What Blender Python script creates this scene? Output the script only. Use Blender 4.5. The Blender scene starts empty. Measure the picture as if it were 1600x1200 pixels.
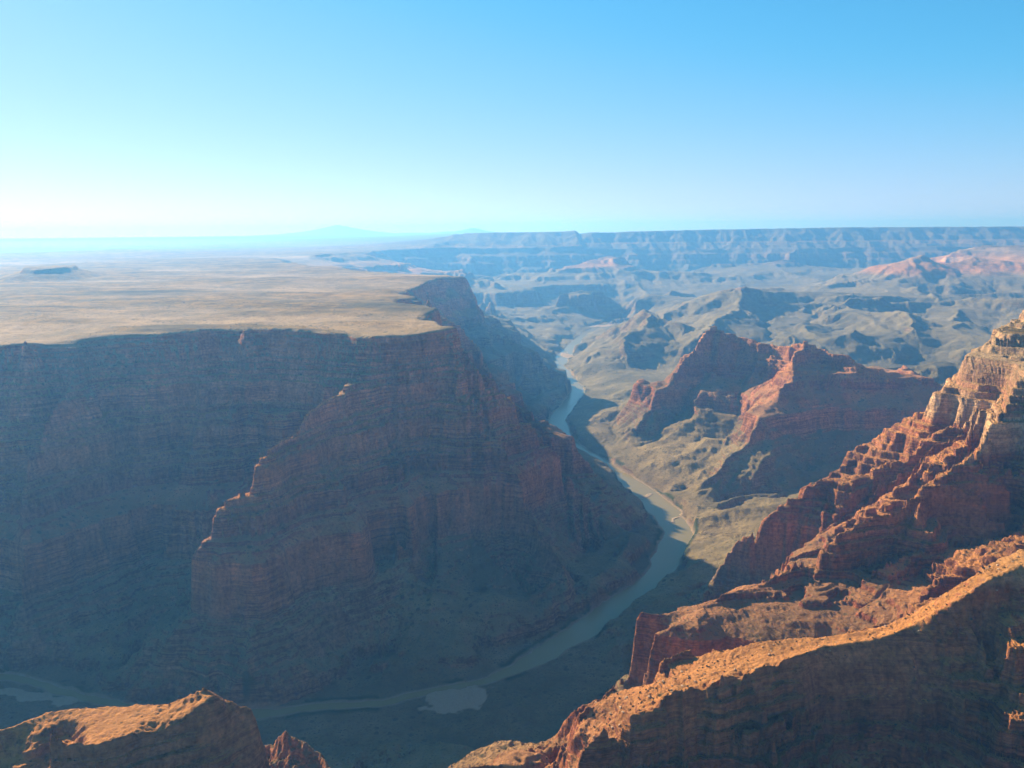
import bpy, math
import numpy as np
from mathutils import Matrix, Vector
from concurrent.futures import ThreadPoolExecutor
# ------------------------------------------------------------------ camera, sky, sun, exposure
sc = bpy.context.scene
FPX = 1244.0                      # focal length in pixels of the 1600 px wide photograph
PITCH, ROLL, HCAM = 10.83, 0.5, 1500.0
cam = bpy.data.cameras.new('camera')
cam.sensor_width = 36.0; cam.lens = 36.0 * FPX / 1600.0
cam.clip_start = 1.0; cam.clip_end = 300000.0
camo = bpy.data.objects.new('camera', cam)
RC = Matrix.Rotation(math.radians(90 - PITCH), 4, 'X') @ Matrix.Rotation(math.radians(-ROLL), 4, 'Z')
camo.matrix_world = Matrix.Translation((0, 0, HCAM)) @ RC
sc.collection.objects.link(camo); sc.camera = camo
SUN_AZ, SUN_EL = 42.0, 26.0       # degrees left of the view direction, degrees above the horizon
sd = Vector((-math.sin(math.radians(SUN_AZ)) * math.cos(math.radians(SUN_EL)),
             math.cos(math.radians(SUN_AZ)) * math.cos(math.radians(SUN_EL)), math.sin(math.radians(SUN_EL))))
w = bpy.data.worlds.new('World'); sc.world = w; w.use_nodes = True
wn = w.node_tree; bg = wn.nodes['Background']
sky = wn.nodes.new('ShaderNodeTexSky'); sky.sky_type = 'NISHITA'; sky.sun_disc = False
sky.sun_elevation = math.radians(SUN_EL); sky.sun_rotation = math.radians(-SUN_AZ)
sky.altitude = 2000; sky.air_density = 1.0; sky.dust_density = 0.3; sky.ozone_density = 4.0
# the camera's colour response on the sky: bright parts pale, dark parts clean blue
k1 = wn.nodes.new('ShaderNodeVectorMath'); k1.operation = 'SCALE'; k1.inputs['Scale'].default_value = 0.167
cv = wn.nodes.new('ShaderNodeRGBCurve'); k2 = wn.nodes.new('ShaderNodeVectorMath'); k2.operation = 'SCALE'; k2.inputs['Scale'].default_value = 1 / 0.167
for ch, pts in ((0, ((0, 0), (.12, .08), (.25, .12), (.38, .26), (.55, .43), (1.0, .78))), (1, ((0, 0), (.25, .30), (.5, .54), (.7, .65), (1.0, .77))), (2, ((0, 0), (.5, .58), (.85, .93), (1, 1)))):
    c_ = cv.mapping.curves[ch]
    c_.points[0].location = pts[0]; c_.points[1].location = pts[-1]
    for p_ in pts[1:-1]: c_.points.new(*p_)
cv.mapping.extend = 'EXTRAPOLATED'; cv.mapping.update()
wn.links.new(sky.outputs[0], k1.inputs[0]); wn.links.new(k1.outputs[0], cv.inputs['Color']); wn.links.new(cv.outputs[0], k2.inputs[0])
wn.links.new(k2.outputs[0], bg.inputs[0]); bg.inputs[1].default_value = 0.064
sl = bpy.data.lights.new('sun', 'SUN'); sl.energy = 5.0; sl.angle = math.radians(0.5); sl.color = (1.0, 0.79, 0.56)
so = bpy.data.objects.new('sun', sl); so.rotation_euler = sd.to_track_quat('Z', 'Y').to_euler()
sc.collection.objects.link(so)
sc.view_settings.view_transform = 'Standard'; sc.view_settings.look = 'None'
sc.view_settings.gamma = 1.0; sc.view_settings.exposure = 1.3
sc.cycles.use_denoising = True
sc.cycles.volume_bounces = 1
sc.cycles.max_bounces = 6; sc.cycles.diffuse_bounces = 3
sc.cycles.use_adaptive_sampling = True

# ------------------------------------------------------------------ noise helpers
F = np.float32
rng = np.random.default_rng(7)
TAB = rng.random((256, 256)).astype(F); TAB2 = rng.random((256, 256)).astype(F)
def par(fn, n, *arrs, chunk=120000):
    """run fn over chunks of 1-D arrays in threads; fn returns a tuple of arrays"""
    idx = range(0, n, chunk)
    with ThreadPoolExecutor(4) as ex:
        res = list(ex.map(lambda i: fn(*[a[i:i + chunk] for a in arrs]), idx))
    return [np.concatenate([r[k] for r in res]) for k in range(len(res[0]))]
def vnoise(x, y, s=0):
    xi = np.floor(x).astype(np.int32); yi = np.floor(y).astype(np.int32)
    fx = (x - xi).astype(F); fy = (y - yi).astype(F)
    fx = fx * fx * fx * (fx * (fx * 6 - 15) + 10); fy = fy * fy * fy * (fy * (fy * 6 - 15) + 10)
    xi = (xi + s * 37) & 255; yi = (yi + s * 91) & 255; x1 = (xi + 1) & 255; y1 = (yi + 1) & 255
    a = TAB[xi, yi]; b = TAB[x1, yi]; c = TAB[xi, y1]; d = TAB[x1, y1]
    return ((a + (b - a) * fx) * (1 - fy) + (c + (d - c) * fx) * fy) * 2 - 1
def fbm(x, y, lam, octv, s=0, gain=0.5):
    o = np.zeros(x.shape, F); a = 1.0; l = lam
    for k in range(octv):
        o += a * vnoise(x / l + 17.3 * k, y / l - 9.1 * k, s + k); a *= gain; l *= 0.47
    return o
def gully(x, y, dx, dy, lam, s):
    """stripes running downhill (dx,dy = unit vector ACROSS the slope); returns height and d/d(across)"""
    px = x / lam; py = y / lam
    ix = np.floor(px).astype(np.int32); iy = np.floor(py).astype(np.int32)
    fx = (px - ix).astype(F); fy = (py - iy).astype(F)
    hc = np.zeros(px.shape, F); hs = np.zeros(px.shape, F); ws = np.zeros(px.shape, F)
    for i in (-1, 0, 1):
        for j in (-1, 0, 1):
            a = (ix + i + s * 53) & 255; b = (iy + j + s * 29) & 255
            qx = fx - i - 0.5 - (TAB[a, b] - 0.5) * 0.7; qy = fy - j - 0.5 - (TAB2[a, b] - 0.5) * 0.7
            w_ = np.maximum(0, 1 - (qx * qx + qy * qy) * 0.62); w_ = w_ * w_
            ph = (qx * dx + qy * dy) * 6.2832
            hc += w_ * np.cos(ph); hs -= w_ * np.sin(ph); ws += w_
    ws += 1e-5
    return hc / ws, hs / ws

# ------------------------------------------------------------------ control lines of the relief
def ray(px, py):
    v = RC.to_3x3() @ Vector(((px - 800) / FPX, -(py - 600) / FPX, -1.0)); return v
def P(c):
    """(px,py,z) with z<=1600 given as ('z') or (px,py,None,d): d km forward -> world x,y,z"""
    if len(c) == 3:
        v = ray(c[0], c[1]); t = (c[2] - HCAM) / v.z
        return (v.x * t, v.y * t, c[2])
    px, py, z, d = c; d *= 1000.0
    if py is None:                      # column, distance and height
        v = ray(px, 700); t = d / v.y; return (v.x * t, d, z)
    v = ray(px, py); t = d / v.y
    return (v.x * t, d, HCAM + v.z * t)
def D(*pts): return [(a, b, None, d) for a, b, d in pts]
def Z(z, *pts): return [(a, b, z) for a, b in pts]
def C(*pts): return [(a, None, z, d) for a, d, z in pts]
RIVER = [(975, 497, 60), (945, 506, 90), (915, 520, 90), (895, 540, 130), (880, 556, 170), (874, 572, 110), (893, 590, 95), (903, 610, 110), (890, 632, 130),
         (872, 650, 140), (872, 668, 140), (890, 692, 110), (925, 715, 100), (965, 740, 110), (1002, 768, 150), (1038, 800, 160),
         (1058, 832, 150), (1046, 862, 110), (1030, 895, 110), (1000, 925, 120), (955, 958, 140), (915, 982, 120), (870, 1010, 90),
         (810, 1045, 60), (765, 1062, 34), (680, 1082, 26), (600, 1098, 28), (520, 1105, 30), (440, 1112, 34), (350, 1120, 34),
         (240, 1120, 34), (130, 1092, 36), (60, 1072, 30), (0, 1058, 34), (-150, 1045, 40), (-400, 1015, 50), (-900, 960, 60), (-1800, 900, 60)]
RP = np.array([P((a, b, 0.0))[:2] + (w_,) for a, b, w_ in RIVER])
LINES = []
def L(*c): LINES.append([P(q) for q in c])
LINES.append([(x, y, -6.0) for x, y, w_ in RP])
# near left rim, the tip, the bays behind it and the second tip
L(*Z(1080, (-1800, 590), (-900, 560), (-500, 545), (-200, 535), (0, 529), (100, 522), (200, 516), (300, 516), (370, 510), (440, 512), (500, 514),
     (570, 519), (640, 514), (690, 508), (710, 506), (680, 499), (632, 490), (650, 484), (678, 480), (640, 474), (628, 466), (638, 455), (647, 447),
     (670, 438), (693, 432), (718, 429), (700, 426), (640, 425), (560, 421), (500, 415), (440, 409), (420, 402), (450, 399), (500, 397)))
L(*D((500, 397, 15.8), (560, 393, 17.5), (600, 392, 20), (660, 388, 21), (700, 376, 22.5), (712, 364, 24)))
for yy in (500, 480, 460, 440): L(*Z(1080, (-1800, yy + 25), (-600, yy + 10), (0, yy), (500, yy - 4), (590, yy - 6)))
for yy in (425, 412, 404): L(*Z(1080, (-1500, yy + 14), (-600, yy + 9), (0, yy), (380, yy - 2)))
L(*D((-900, 400, 27), (-300, 397, 27), (0, 393, 27), (300, 389, 27), (450, 387, 27), (560, 384, 27), (620, 380, 27)))
L(*D((-1500, 390, 45), (-900, 385, 45), (-300, 379, 45), (0, 377.3, 45), (100, 375.5, 45), (200, 374.3, 45), (350, 375, 45), (450, 372, 45), (600, 369.5, 45), (710, 365, 45)))
L(*D((-900, 386, 70), (0, 378, 70), (350, 375.5, 70), (600, 370.5, 70), (710, 366.5, 70), (1600, 359, 70), (2500, 350, 70)))
# far south wall
L(*D((712, 364, 24), (800, 362.5, 24), (880, 362.2, 24), (955, 362.8, 24), (975, 361.5, 24), (1100, 358.5, 24), (1200, 357, 24), (1300, 355, 24), (1450, 354.3, 24), (1600, 353.7, 24), (2500, 345, 24)))
L(*C((650, 19.5, 420), (760, 19.0, 380), (850, 19.5, 350), (1000, 21, 400), (1150, 21.2, 400), (1300, 21, 400), (1450, 20.5, 450), (1700, 20.5, 480), (2400, 20, 500)))
L(*D((965, 393, 20.6), (900, 412, 18.8), (850, 433, 17)))
L(*D((1250, 385, 22), (1220, 405, 20.5), (1130, 430, 18)))
L(*C((640, 12, 300), (760, 14, 250), (860, 14.5, 120), (960, 15, 100), (1050, 16, 250), (1150, 16.5, 320), (1330, 16.8, 380), (1450, 17.6, 450)))
L(*D((870, 462, 13.8), (905, 452, 14.2), (960, 458, 14.3)))
L(*D((985, 468, 13.6), (1020, 458, 14.2), (1060, 468, 13.9)))
# buttes on the right
L(*D((1345, 446, 14.5), (1390, 412, 14.8), (1420, 402, 15), (1437, 395, 15.1), (1450, 400, 15.1), (1478, 412, 15.2), (1500, 404, 15.6), (1520, 400, 15.7), (1545, 402, 15.6), (1600, 410, 15.2), (1800, 400, 15)))
L(*D((1437, 395, 15.1), (1420, 430, 14.2), (1390, 446, 13.4)))
L(*D((1520, 400, 15.7), (1515, 425, 14.6), (1490, 444, 13.6)))
L(*D((1600, 410, 15.2), (1590, 435, 14.2)))
L(*D((1480, 396, 18), (1530, 381, 18.2), (1570, 384, 18.2), (1620, 380, 18.2), (1900, 370, 18)))
# middle mesa line and hills
L(*D((935, 519, 10.6), (975, 500, 10.3), (1013, 481, 9.9), (1035, 497, 9.6), (1062, 505, 9.3)))
L(*D((1013, 481, 9.9), (1000, 510, 9.2), (975, 535, 8.6)))
L(*D((1040, 489, 10.8), (1075, 467, 11.2), (1130, 453, 11.4), (1172, 446, 11.5), (1195, 455, 11.5), (1240, 455, 12), (1330, 457, 12.2), (1420, 462, 12.2), (1500, 463, 12.2), (1600, 466, 12.2), (1900, 462, 12)))
L(*D((1172, 446, 11.5), (1150, 480, 10.4), (1120, 505, 9.3), (1090, 520, 8.6)))
L(*C((1100, 7.8, 230), (1190, 9.2, 240), (1210, 10.9, 380)))
L(*C((1240, 11.2, 470), (1330, 11.4, 460), (1420, 11.4, 440), (1500, 11.4, 430), (1600, 11.4, 420)))
L(*C((1200, 7.2, 190), (1350, 7.4, 210), (1500, 7.4, 230), (1700, 7.4, 300)))
L(*C((1320, 10.4, 470), (1360, 9.2, 400), (1380, 8.2, 290)))
L(*C((1480, 10.6, 450), (1470, 9.0, 400), (1510, 8.0, 290)))
L(*C((1240, 9.8, 390), (1270, 8.6, 320), (1290, 7.9, 240)))
# the red butte
L(*D((1105, 503, 6.1), (1130, 520, 6.02), (1170, 530, 5.9), (1215, 540, 5.8), (1250, 535, 5.6), (1275, 533, 5.5), (1300, 545, 5.45), (1330, 563, 5.4), (1400, 580, 5.3), (1450, 590, 5.2), (1490, 605, 5.1), (1560, 625, 5.0), (1700, 620, 5.0)))
L(*D((1105, 503, 6.1), (1075, 530, 6.02), (1037, 556, 5.95), (1028, 600, 5.7), (985, 650, 5.45), (950, 690, 5.3)))
L(*D((1090, 690, 4.95), (1060, 705, 4.85), (1005, 738, 4.75)))
L(*D((1275, 533, 5.5), (1240, 575, 5.2), (1215, 610, 4.95), (1190, 645, 4.8), (1150, 692, 4.55), (1095, 745, 4.35), (1062, 782, 4.25)))
L(*D((1190, 645, 4.8), (1200, 700, 4.5), (1180, 745, 4.25)))
L(*C((1098, 5.7, 400), (1085, 5.4, 250), (1050, 5.15, 110)))
L(*C((1130, 4.85, 160), (1095, 4.7, 90), (1045, 4.5, 20)))
L(*C((1060, 7.0, 210), (980, 7.0, 120), (930, 6.8, 40)))
L(*C((1000, 6.3, 190), (940, 6.1, 60)))
L(*C((1075, 3.93, 3), (1150, 4.1, 40), (1250, 4.22, 70), (1350, 4.35, 130), (1500, 4.5, 210), (1700, 4.6, 320)))
L(*D((1400, 760, 3.9), (1340, 765, 3.92), (1240, 775, 3.95), (1150, 790, 3.92), (1095, 808, 3.85)))
L(*C((1075, 3.7, 3), (1130, 3.65, 40), (1200, 3.5, 90), (1290, 3.5, 150)))
# right wall: upper crest, red spur behind it, second crest down to the tower
L(*D((1900, 430, 3.9), (1700, 450, 3.7), (1600, 485, 3.5), (1580, 503, 3.4), (1545, 538, 3.3), (1510, 553, 3.2), (1500, 598, 3.05), (1470, 640, 3.0), (1430, 685, 2.95), (1350, 738, 2.9), (1260, 757, 2.85), (1210, 800, 2.86), (1160, 850, 2.88), (1130, 890, 2.88), (1105, 935, 2.86)))
L(*D((1480, 625, 3.4), (1400, 660, 3.35), (1330, 700, 3.28), (1300, 735, 3.22)))
L(*D((1700, 520, 3.0), (1600, 560, 2.85), (1572, 605, 2.72), (1555, 650, 2.6), (1530, 700, 2.5), (1480, 750, 2.4), (1420, 788, 2.35), (1350, 815, 2.3), (1305, 832, 2.25), (1250, 870, 2.26), (1190, 900, 2.2), (1130, 925, 2.14), (1080, 950, 2.09), (1045, 962, 2.07), (1005, 957, 2.07)))
L(*C((1490, 2.85, 760), (1440, 2.75, 640), (1350, 2.6, 520), (1260, 2.52, 430), (1180, 2.52, 300), (1120, 2.52, 170), (1070, 2.55, 80)))
L(*C((950, 2.16, 140), (935, 2.05, 150), (975, 1.96, 190), (1050, 1.92, 230), (1110, 1.9, 300), (1200, 1.9, 385), (1350, 1.93, 450), (1450, 1.98, 510), (1560, 2.1, 600), (1700, 2.2, 700)))
L(*C((1000, 2.55, 12), (950, 2.4, 15), (900, 2.25, 20), (860, 2.05, 40)))
# near crest with its bench
L(*D((1900, 700, 1.95), (1750, 765, 1.85), (1600, 850, 1.72), (1530, 905, 1.66), (1440, 945, 1.62), (1360, 970, 1.6), (1290, 988, 1.58), (1200, 1008, 1.58), (1120, 1018, 1.6), (1050, 1032, 1.6), (1000, 1055, 1.58), (950, 1090, 1.55), (905, 1128, 1.5), (885, 1150, 1.46)))
L(*D((1900, 740, 1.86), (1750, 800, 1.74), (1600, 880, 1.63), (1530, 932, 1.57), (1440, 962, 1.565), (1290, 1003, 1.525), (1200, 1035, 1.46), (1130, 1060, 1.415), (1050, 1092, 1.38), (1000, 1112, 1.37), (950, 1140, 1.355), (905, 1172, 1.34)))
L(*D((1130, 1062, 1.415), (1125, 1110, 1.38), (1070, 1150, 1.36), (1060, 1190, 1.31)))
L(*C((880, 1.3, 260), (950, 1.24, 280), (1100, 1.2, 300), (1250, 1.2, 330), (1450, 1.2, 380), (1600, 1.2, 420), (2000, 1.2, 500)))
L(*C((600, 0.6, 100), (1000, 0.6, 200), (1600, 0.6, 300), (2500, 0.6, 400)))
L(*C((2600, 1.6, 1000), (2300, 2.4, 1150), (2300, 3.4, 1250), (2500, 6, 1250)))
# near left rock, the small rock beside it, the low pale spur
L(*D((-300, 1190, 1.2), (-100, 1165, 1.24), (0, 1145, 1.27), (55, 1105, 1.31), (130, 1098, 1.33), (220, 1092, 1.34), (280, 1073, 1.34), (318, 1062, 1.34), (345, 1070, 1.35), (375, 1098, 1.36), (398, 1108, 1.36)))
L(*D((60, 1150, 1.2), (150, 1160, 1.2), (260, 1118, 1.26), (340, 1075, 1.32)))
L(*C((415, 1.42, 260), (400, 1.52, 240), (300, 1.52, 260), (100, 1.5, 260), (-300, 1.45, 300)))
L(*C((-400, 1.05, 350), (0, 1.05, 380), (200, 1.08, 400), (400, 1.1, 300), (430, 1.25, 250)))
L(*D((690, 1200, 1.42), (780, 1192, 1.45), (870, 1180, 1.48)))
L(*C((620, 1.45, 110), (700, 1.25, 160), (850, 1.2, 200)))
L(*D((408, 1128, 1.64), (450, 1118, 1.62), (510, 1140, 1.58), (528, 1180, 1.5)))
L(*C((560, 1.75, 60), (600, 1.55, 80), (620, 1.3, 100), (600, 1.0, 120)))
L(*C((640, 2.2, 4), (760, 2.15, 5), (850, 1.95, 20), (840, 1.82, 120)))
L(*D((664, 1196, 1.5), (700, 1163, 1.6), (740, 1150, 1.65), (780, 1143, 1.68), (830, 1150, 1.66), (865, 1135, 1.65), (875, 1100, 1.72), (900, 1095, 1.74)))
L(*C((250, 1.95, 40), (450, 1.95, 30), (100, 1.95, 40), (-300, 1.9, 60)))
# left wall spurs
L(*[(705, 507, 1080.0)] + D((745, 572, 3.62), (800, 616, 3.68), (860, 686, 3.74), (905, 726, 3.77), (940, 774, 3.79), (1000, 812, 3.8), (1026, 836, 3.79)))
L(*[(700, 508, 1080.0)] + D((715, 600, 3.45), (790, 720, 3.3), (845, 800, 3.2), (885, 890, 3.03), (890, 945, 2.9)))
L(*[(600, 517, 1080.0)] + D((555, 585, 3.35), (490, 655, 2.96), (420, 697, 2.73), (335, 790, 2.62), (310, 850, 2.58), (290, 940, 2.52), (250, 1030, 2.47)))
L(*C((400, 3.33, 640), (340, 3.12, 400), (270, 2.95, 200), (190, 2.72, 70), (150, 2.55, 15)))
L(*C((600, 3.2, 560), (600, 3.0, 330), (590, 2.8, 140), (600, 2.55, 20)))
L(*[(100, 522, 1080.0)] + D((90, 620, 3.1), (40, 760, 2.85), (20, 900, 2.65)))
L(*[(718, 429, 1080.0)] + D((738, 470, 7.7), (760, 505, 7.5), (805, 532, 7.4), (850, 562, 7.35), (884, 600, 7.4)))
L(*D((765, 504, 11.4), (800, 505, 11.2), (822, 515, 10.9), (850, 545, 9.7)))
# strata: smooth height in -> stepped height out (cliffs are steep stretches)
S_IN = np.array([-50, 0, 16, 26, 270, 312, 470, 490, 600, 618, 735, 770, 850, 925, 1000, 1010, 1060, 1075, 1150, 1165, 1300, 1320, 5000.])
S_OUT = np.array([-50, 0, 8, 46, 235, 420, 508, 555, 615, 672, 735, 845, 872, 905, 1000, 1003, 1015, 1060, 1085, 1130, 1180, 1240, 5000.])
S_OUT2 = np.array([-50, 0, 10, 40, 225, 410, 480, 540, 610, 690, 765, 850, 905, 965, 1080, 1083, 1100, 1120, 1190, 1210, 1340, 1360, 5000.])
RXY = np.array([(y, x) for x, y, w_ in RP if y > 2420 and x > -250]); RXY = RXY[np.argsort(RXY[:, 0])]
def east(x, y):                    # 0 on the left wall, 1 from the right bank on
    rx = np.interp(y, RXY[:, 0], RXY[:, 1]); e_ = np.clip((x - rx + 50) / 150.0, 0, 1)
    e_ = e_ * (1 - 0.85 * np.clip((y - 4300) / 600.0, 0, 1) * (1 - np.clip((y - 8000) / 900.0, 0, 1)))
    return np.where(y < 2500, np.where(y < 2150, 1.0, np.clip((2500 - y) / 350.0, 0, 1)) * 1.0, e_)
def soft_hills(x, y):              # the shale hills and the butte are less stepped
    rx = np.interp(y, RXY[:, 0], RXY[:, 1]); e_ = np.clip((x - rx + 50) / 150.0, 0, 1)
    return e_ * np.clip((y - 4200) / 500.0, 0, 1) * (0.5 + 0.5 * np.clip((y - 6400) / 900.0, 0, 1)) * (1 - np.clip((y - 17500) / 1500.0, 0, 1))
_k = np.arange(-50, 1700.0, 4); _g = np.exp(-0.5 * (np.arange(-30, 31) / 14.0) ** 2); _g /= _g.sum()
S_SM = np.convolve(np.pad(np.interp(_k, S_IN, S_OUT), 30, mode='edge'), _g, 'valid'); S_SM[-40:] = np.interp(_k[-40:], S_IN, S_OUT)
def Sinv(x, y, z):
    e_ = east(x, y); h_ = soft_hills(x, y)
    q_ = np.interp(z, S_OUT, S_IN) * e_ + np.interp(z, S_OUT2, S_IN) * (1 - e_); return q_ * (1 - h_) + z * h_

# ------------------------------------------------------------------ harmonic relief on a log-polar sheet
T0, T1, R0, R1 = math.radians(-80), math.radians(80), 500.0, 80000.0
def solve():
    NT = 640; h = (T1 - T0) / (NT - 1); NR = int(math.log(R1 / R0) / h) + 1
    fix = {}
    def raster(step):
        nt = (NT - 1) // step + 1; nr = (NR - 1) // step + 1
        s = np.zeros((nr, nt)); c = np.zeros((nr, nt))
        for ln in LINES:
            for a, b in zip(ln[:-1], ln[1:]):
                ra = math.hypot(a[0], a[1]); rb = math.hypot(b[0], b[1])
                n = int(max(abs(math.log(ra / rb)), abs(math.atan2(a[0], a[1]) - math.atan2(b[0], b[1]))) / h * 1.6) + 2
                t = np.linspace(0, 1, n); x = a[0] + (b[0] - a[0]) * t; y = a[1] + (b[1] - a[1]) * t; z = a[2] + (b[2] - a[2]) * t
                i = np.rint((np.log(np.hypot(x, y)) - math.log(R0)) / h / step).astype(int); j = np.rint((np.arctan2(x, y) - T0) / h / step).astype(int)
                ok = (i >= 0) & (i < nr) & (j >= 0) & (j < nt)
                np.add.at(s, (i[ok], j[ok]), Sinv(x[ok], y[ok], z[ok])); np.add.at(c, (i[ok], j[ok]), 1)
        return s / np.maximum(c, 1), c > 0
    B = None
    for step in (16, 8, 4, 2, 1):
        v, m = raster(step)
        if B is None: B = np.full(v.shape, v[m].mean())
        else:
            i = np.minimum(np.arange(v.shape[0]) / 2, B.shape[0] - 1.001); j = np.minimum(np.arange(v.shape[1]) / 2, B.shape[1] - 1.001)
            i0 = i.astype(int); j0 = j.astype(int); fi = (i - i0)[:, None]; fj = (j - j0)[None]
            B = (B[i0][:, j0] * (1 - fi) + B[i0 + 1][:, j0] * fi) * (1 - fj) + (B[i0][:, j0 + 1] * (1 - fi) + B[i0 + 1][:, j0 + 1] * fi) * fj
        B[m] = v[m]; ii, jj = np.indices(v.shape); red = [((ii + jj) & 1 == k) & ~m for k in (0, 1)]
        for it in range(200 if step > 2 else 90):
            for k in (0, 1):
                Q = np.pad(B, 1, mode='edge'); A = (Q[:-2, 1:-1] + Q[2:, 1:-1] + Q[1:-1, :-2] + Q[1:-1, 2:]) * 0.25
                B = np.where(red[k], B + 1.6 * (A - B), B)
    d = np.where(m, 0, 99.0)
    for it in range(14):
        Q = np.pad(d, 1, mode='edge'); d = np.minimum(d, np.minimum(np.minimum(Q[:-2, 1:-1], Q[2:, 1:-1]), np.minimum(Q[1:-1, :-2], Q[1:-1, 2:])) + 1)
    return B.astype(F), np.minimum(d, 14).astype(F), h
B0, DL, HB = solve()
# light blur so the crests are not knife edges everywhere
for _ in range(1):
    Q = np.pad(B0, 1, mode='edge'); B0 = (B0 * 4 + Q[:-2, 1:-1] + Q[2:, 1:-1] + Q[1:-1, :-2] + Q[1:-1, 2:]) / 8
print('relief solved', B0.shape)
def ss(x, a, b):
    t = np.clip((x - a) / (b - a), 0, 1); return t * t * (3 - 2 * t)
def samp(A, i, j):
    i = np.clip(i, 0, A.shape[0] - 1.001); j = np.clip(j, 0, A.shape[1] - 1.001)
    i0 = i.astype(np.int32); j0 = j.astype(np.int32); fi = (i - i0).astype(F); fj = (j - j0).astype(F)
    return (A[i0, j0] * (1 - fi) + A[i0 + 1, j0] * fi) * (1 - fj) + (A[i0, j0 + 1] * (1 - fi) + A[i0 + 1, j0 + 1] * fi) * fj
_r = np.exp(math.log(R0) + HB * np.arange(B0.shape[0]))[:, None] + 0 * B0; _t = T0 + HB * np.arange(B0.shape[1])[None] + 0 * B0
_x = (_r * np.sin(_t)).astype(F); _y = (_r * np.cos(_t)).astype(F)
def ridged(x, y, lam, octv, s):
    o = np.zeros(x.shape, F); a = 1.0; w_ = np.ones(x.shape, F)
    for k in range(octv):
        n = 1 - np.abs(vnoise(x / lam + 3.7 * k, y / lam + 5.1 * k, s + k)) * 2; n = n * w_; o += a * n; w_ = np.clip(n * 1.2 + 0.3, 0, 1); a *= 0.5; lam *= 0.5
    return o
_dm = np.clip((DL * HB * _r - 10) / (0.035 * _r + 60), 0, 1)
_bad = ss(_r, 6200, 8500) * (1 - ss(_r, 20500, 23000)) * ss(B0, 60, 220) * (1 - ss(B0, 700, 930)) * np.clip(DL / 8, 0, 1)
B0 = B0 + _bad * ridged(_x + 300 * vnoise(_x / 1500, _y / 1500, 77), _y + 300 * vnoise(_x / 1500, _y / 1500, 78), 1900.0, 5, 71) * 115 - _bad * 60
_wal = _dm * (1 - ss(_r, 6500, 9000)) * ss(B0, 30, 250) * (1 - ss(B0, 850, 990)) * ss(_r, 2000, 3000)
_o = B0.copy(); B0 = (B0 + _wal * ridged(_x, _y, 1150.0, 4, 81) * 90 - _wal * 135).astype(F); B0 = np.where((_o < 1000.5) & (_y > 2500) & (_x < 800), np.minimum(B0, 0.35 * _o + 0.65 * 985), B0).astype(F); B0 = np.where((DL < 0.5) | (_wal < 1e-4), _o, B0).astype(F)
GI, GJ = np.gradient(B0)          # d/d ln r, d/d theta (per cell)
def ss(x, a, b):
    t = np.clip((x - a) / (b - a), 0, 1); return t * t * (3 - 2 * t)
CREST3 = [P(q) for q in D((408, 1128, 1.64), (450, 1118, 1.62), (510, 1140, 1.58), (528, 1180, 1.5))]
CREST4 = [P(q) for q in D((664, 1196, 1.5), (700, 1165, 1.6), (780, 1146, 1.66), (865, 1137, 1.65))]
CREST2 = [P(q) for q in D((-100, 1170, 1.23), (0, 1150, 1.26), (60, 1112, 1.3), (130, 1103, 1.32), (220, 1098, 1.33), (280, 1080, 1.33), (330, 1068, 1.34))]
CREST = [P(q) for q in D((1750, 785, 1.81), (1600, 865, 1.685), (1530, 920, 1.63), (1440, 954, 1.605), (1290, 996, 1.565), (1200, 1022, 1.54), (1120, 1040, 1.54), (1050, 1062, 1.48), (1000, 1084, 1.47), (950, 1115, 1.45), (905, 1150, 1.41))]
def line_dist(x, y, pts):
    b = np.full(x.shape, 1e9, F); near = np.hypot(x, y) < 2600
    if not near.any(): return b
    xs = x[near]; ys = y[near]; m_ = np.full(xs.shape, 1e9, F)
    for a, c in zip(pts[:-1], pts[1:]):
        ex, ey = c[0] - a[0], c[1] - a[1]; t = np.clip(((xs - a[0]) * ex + (ys - a[1]) * ey) / (ex * ex + ey * ey), 0, 1)
        m_ = np.minimum(m_, np.hypot(xs - a[0] - ex * t, ys - a[1] - ey * t))
    b[near] = m_; return b
# river distance
def river_dist(x, y):
    best = np.full(x.shape, 1e9, F); near = (np.hypot(x, y) < 17000)
    xs = x[near]; ys = y[near]; b = np.full(xs.shape, 1e9, F)
    for a, c in zip(RP[:-1], RP[1:]):
        ex, ey = c[0] - a[0], c[1] - a[1]; l2 = ex * ex + ey * ey
        t = np.clip(((xs - a[0]) * ex + (ys - a[1]) * ey) / l2, 0, 1)
        dd = np.hypot(xs - a[0] - ex * t, ys - a[1] - ey * t) - (a[2] + (c[2] - a[2]) * t) * 0.5
        b = np.minimum(b, dd)
    best[near] = b; return best
SANDBARS = [((1012, 774, 0.0), 60, 24, 0.9), ((706, 1094, 0.0), 125, 66, 0.15), ((955, 509, 0.0), 420, 150, 0.2), ((886, 556, 0.0), 60, 260, 0.0), ((60, 1090, 0.), 150, 30, -0.2), ((1052, 812, 0.), 24, 70, -.6)]
SB = [(P(c)[:2], a, b, r_) for c, a, b, r_ in SANDBARS]
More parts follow.
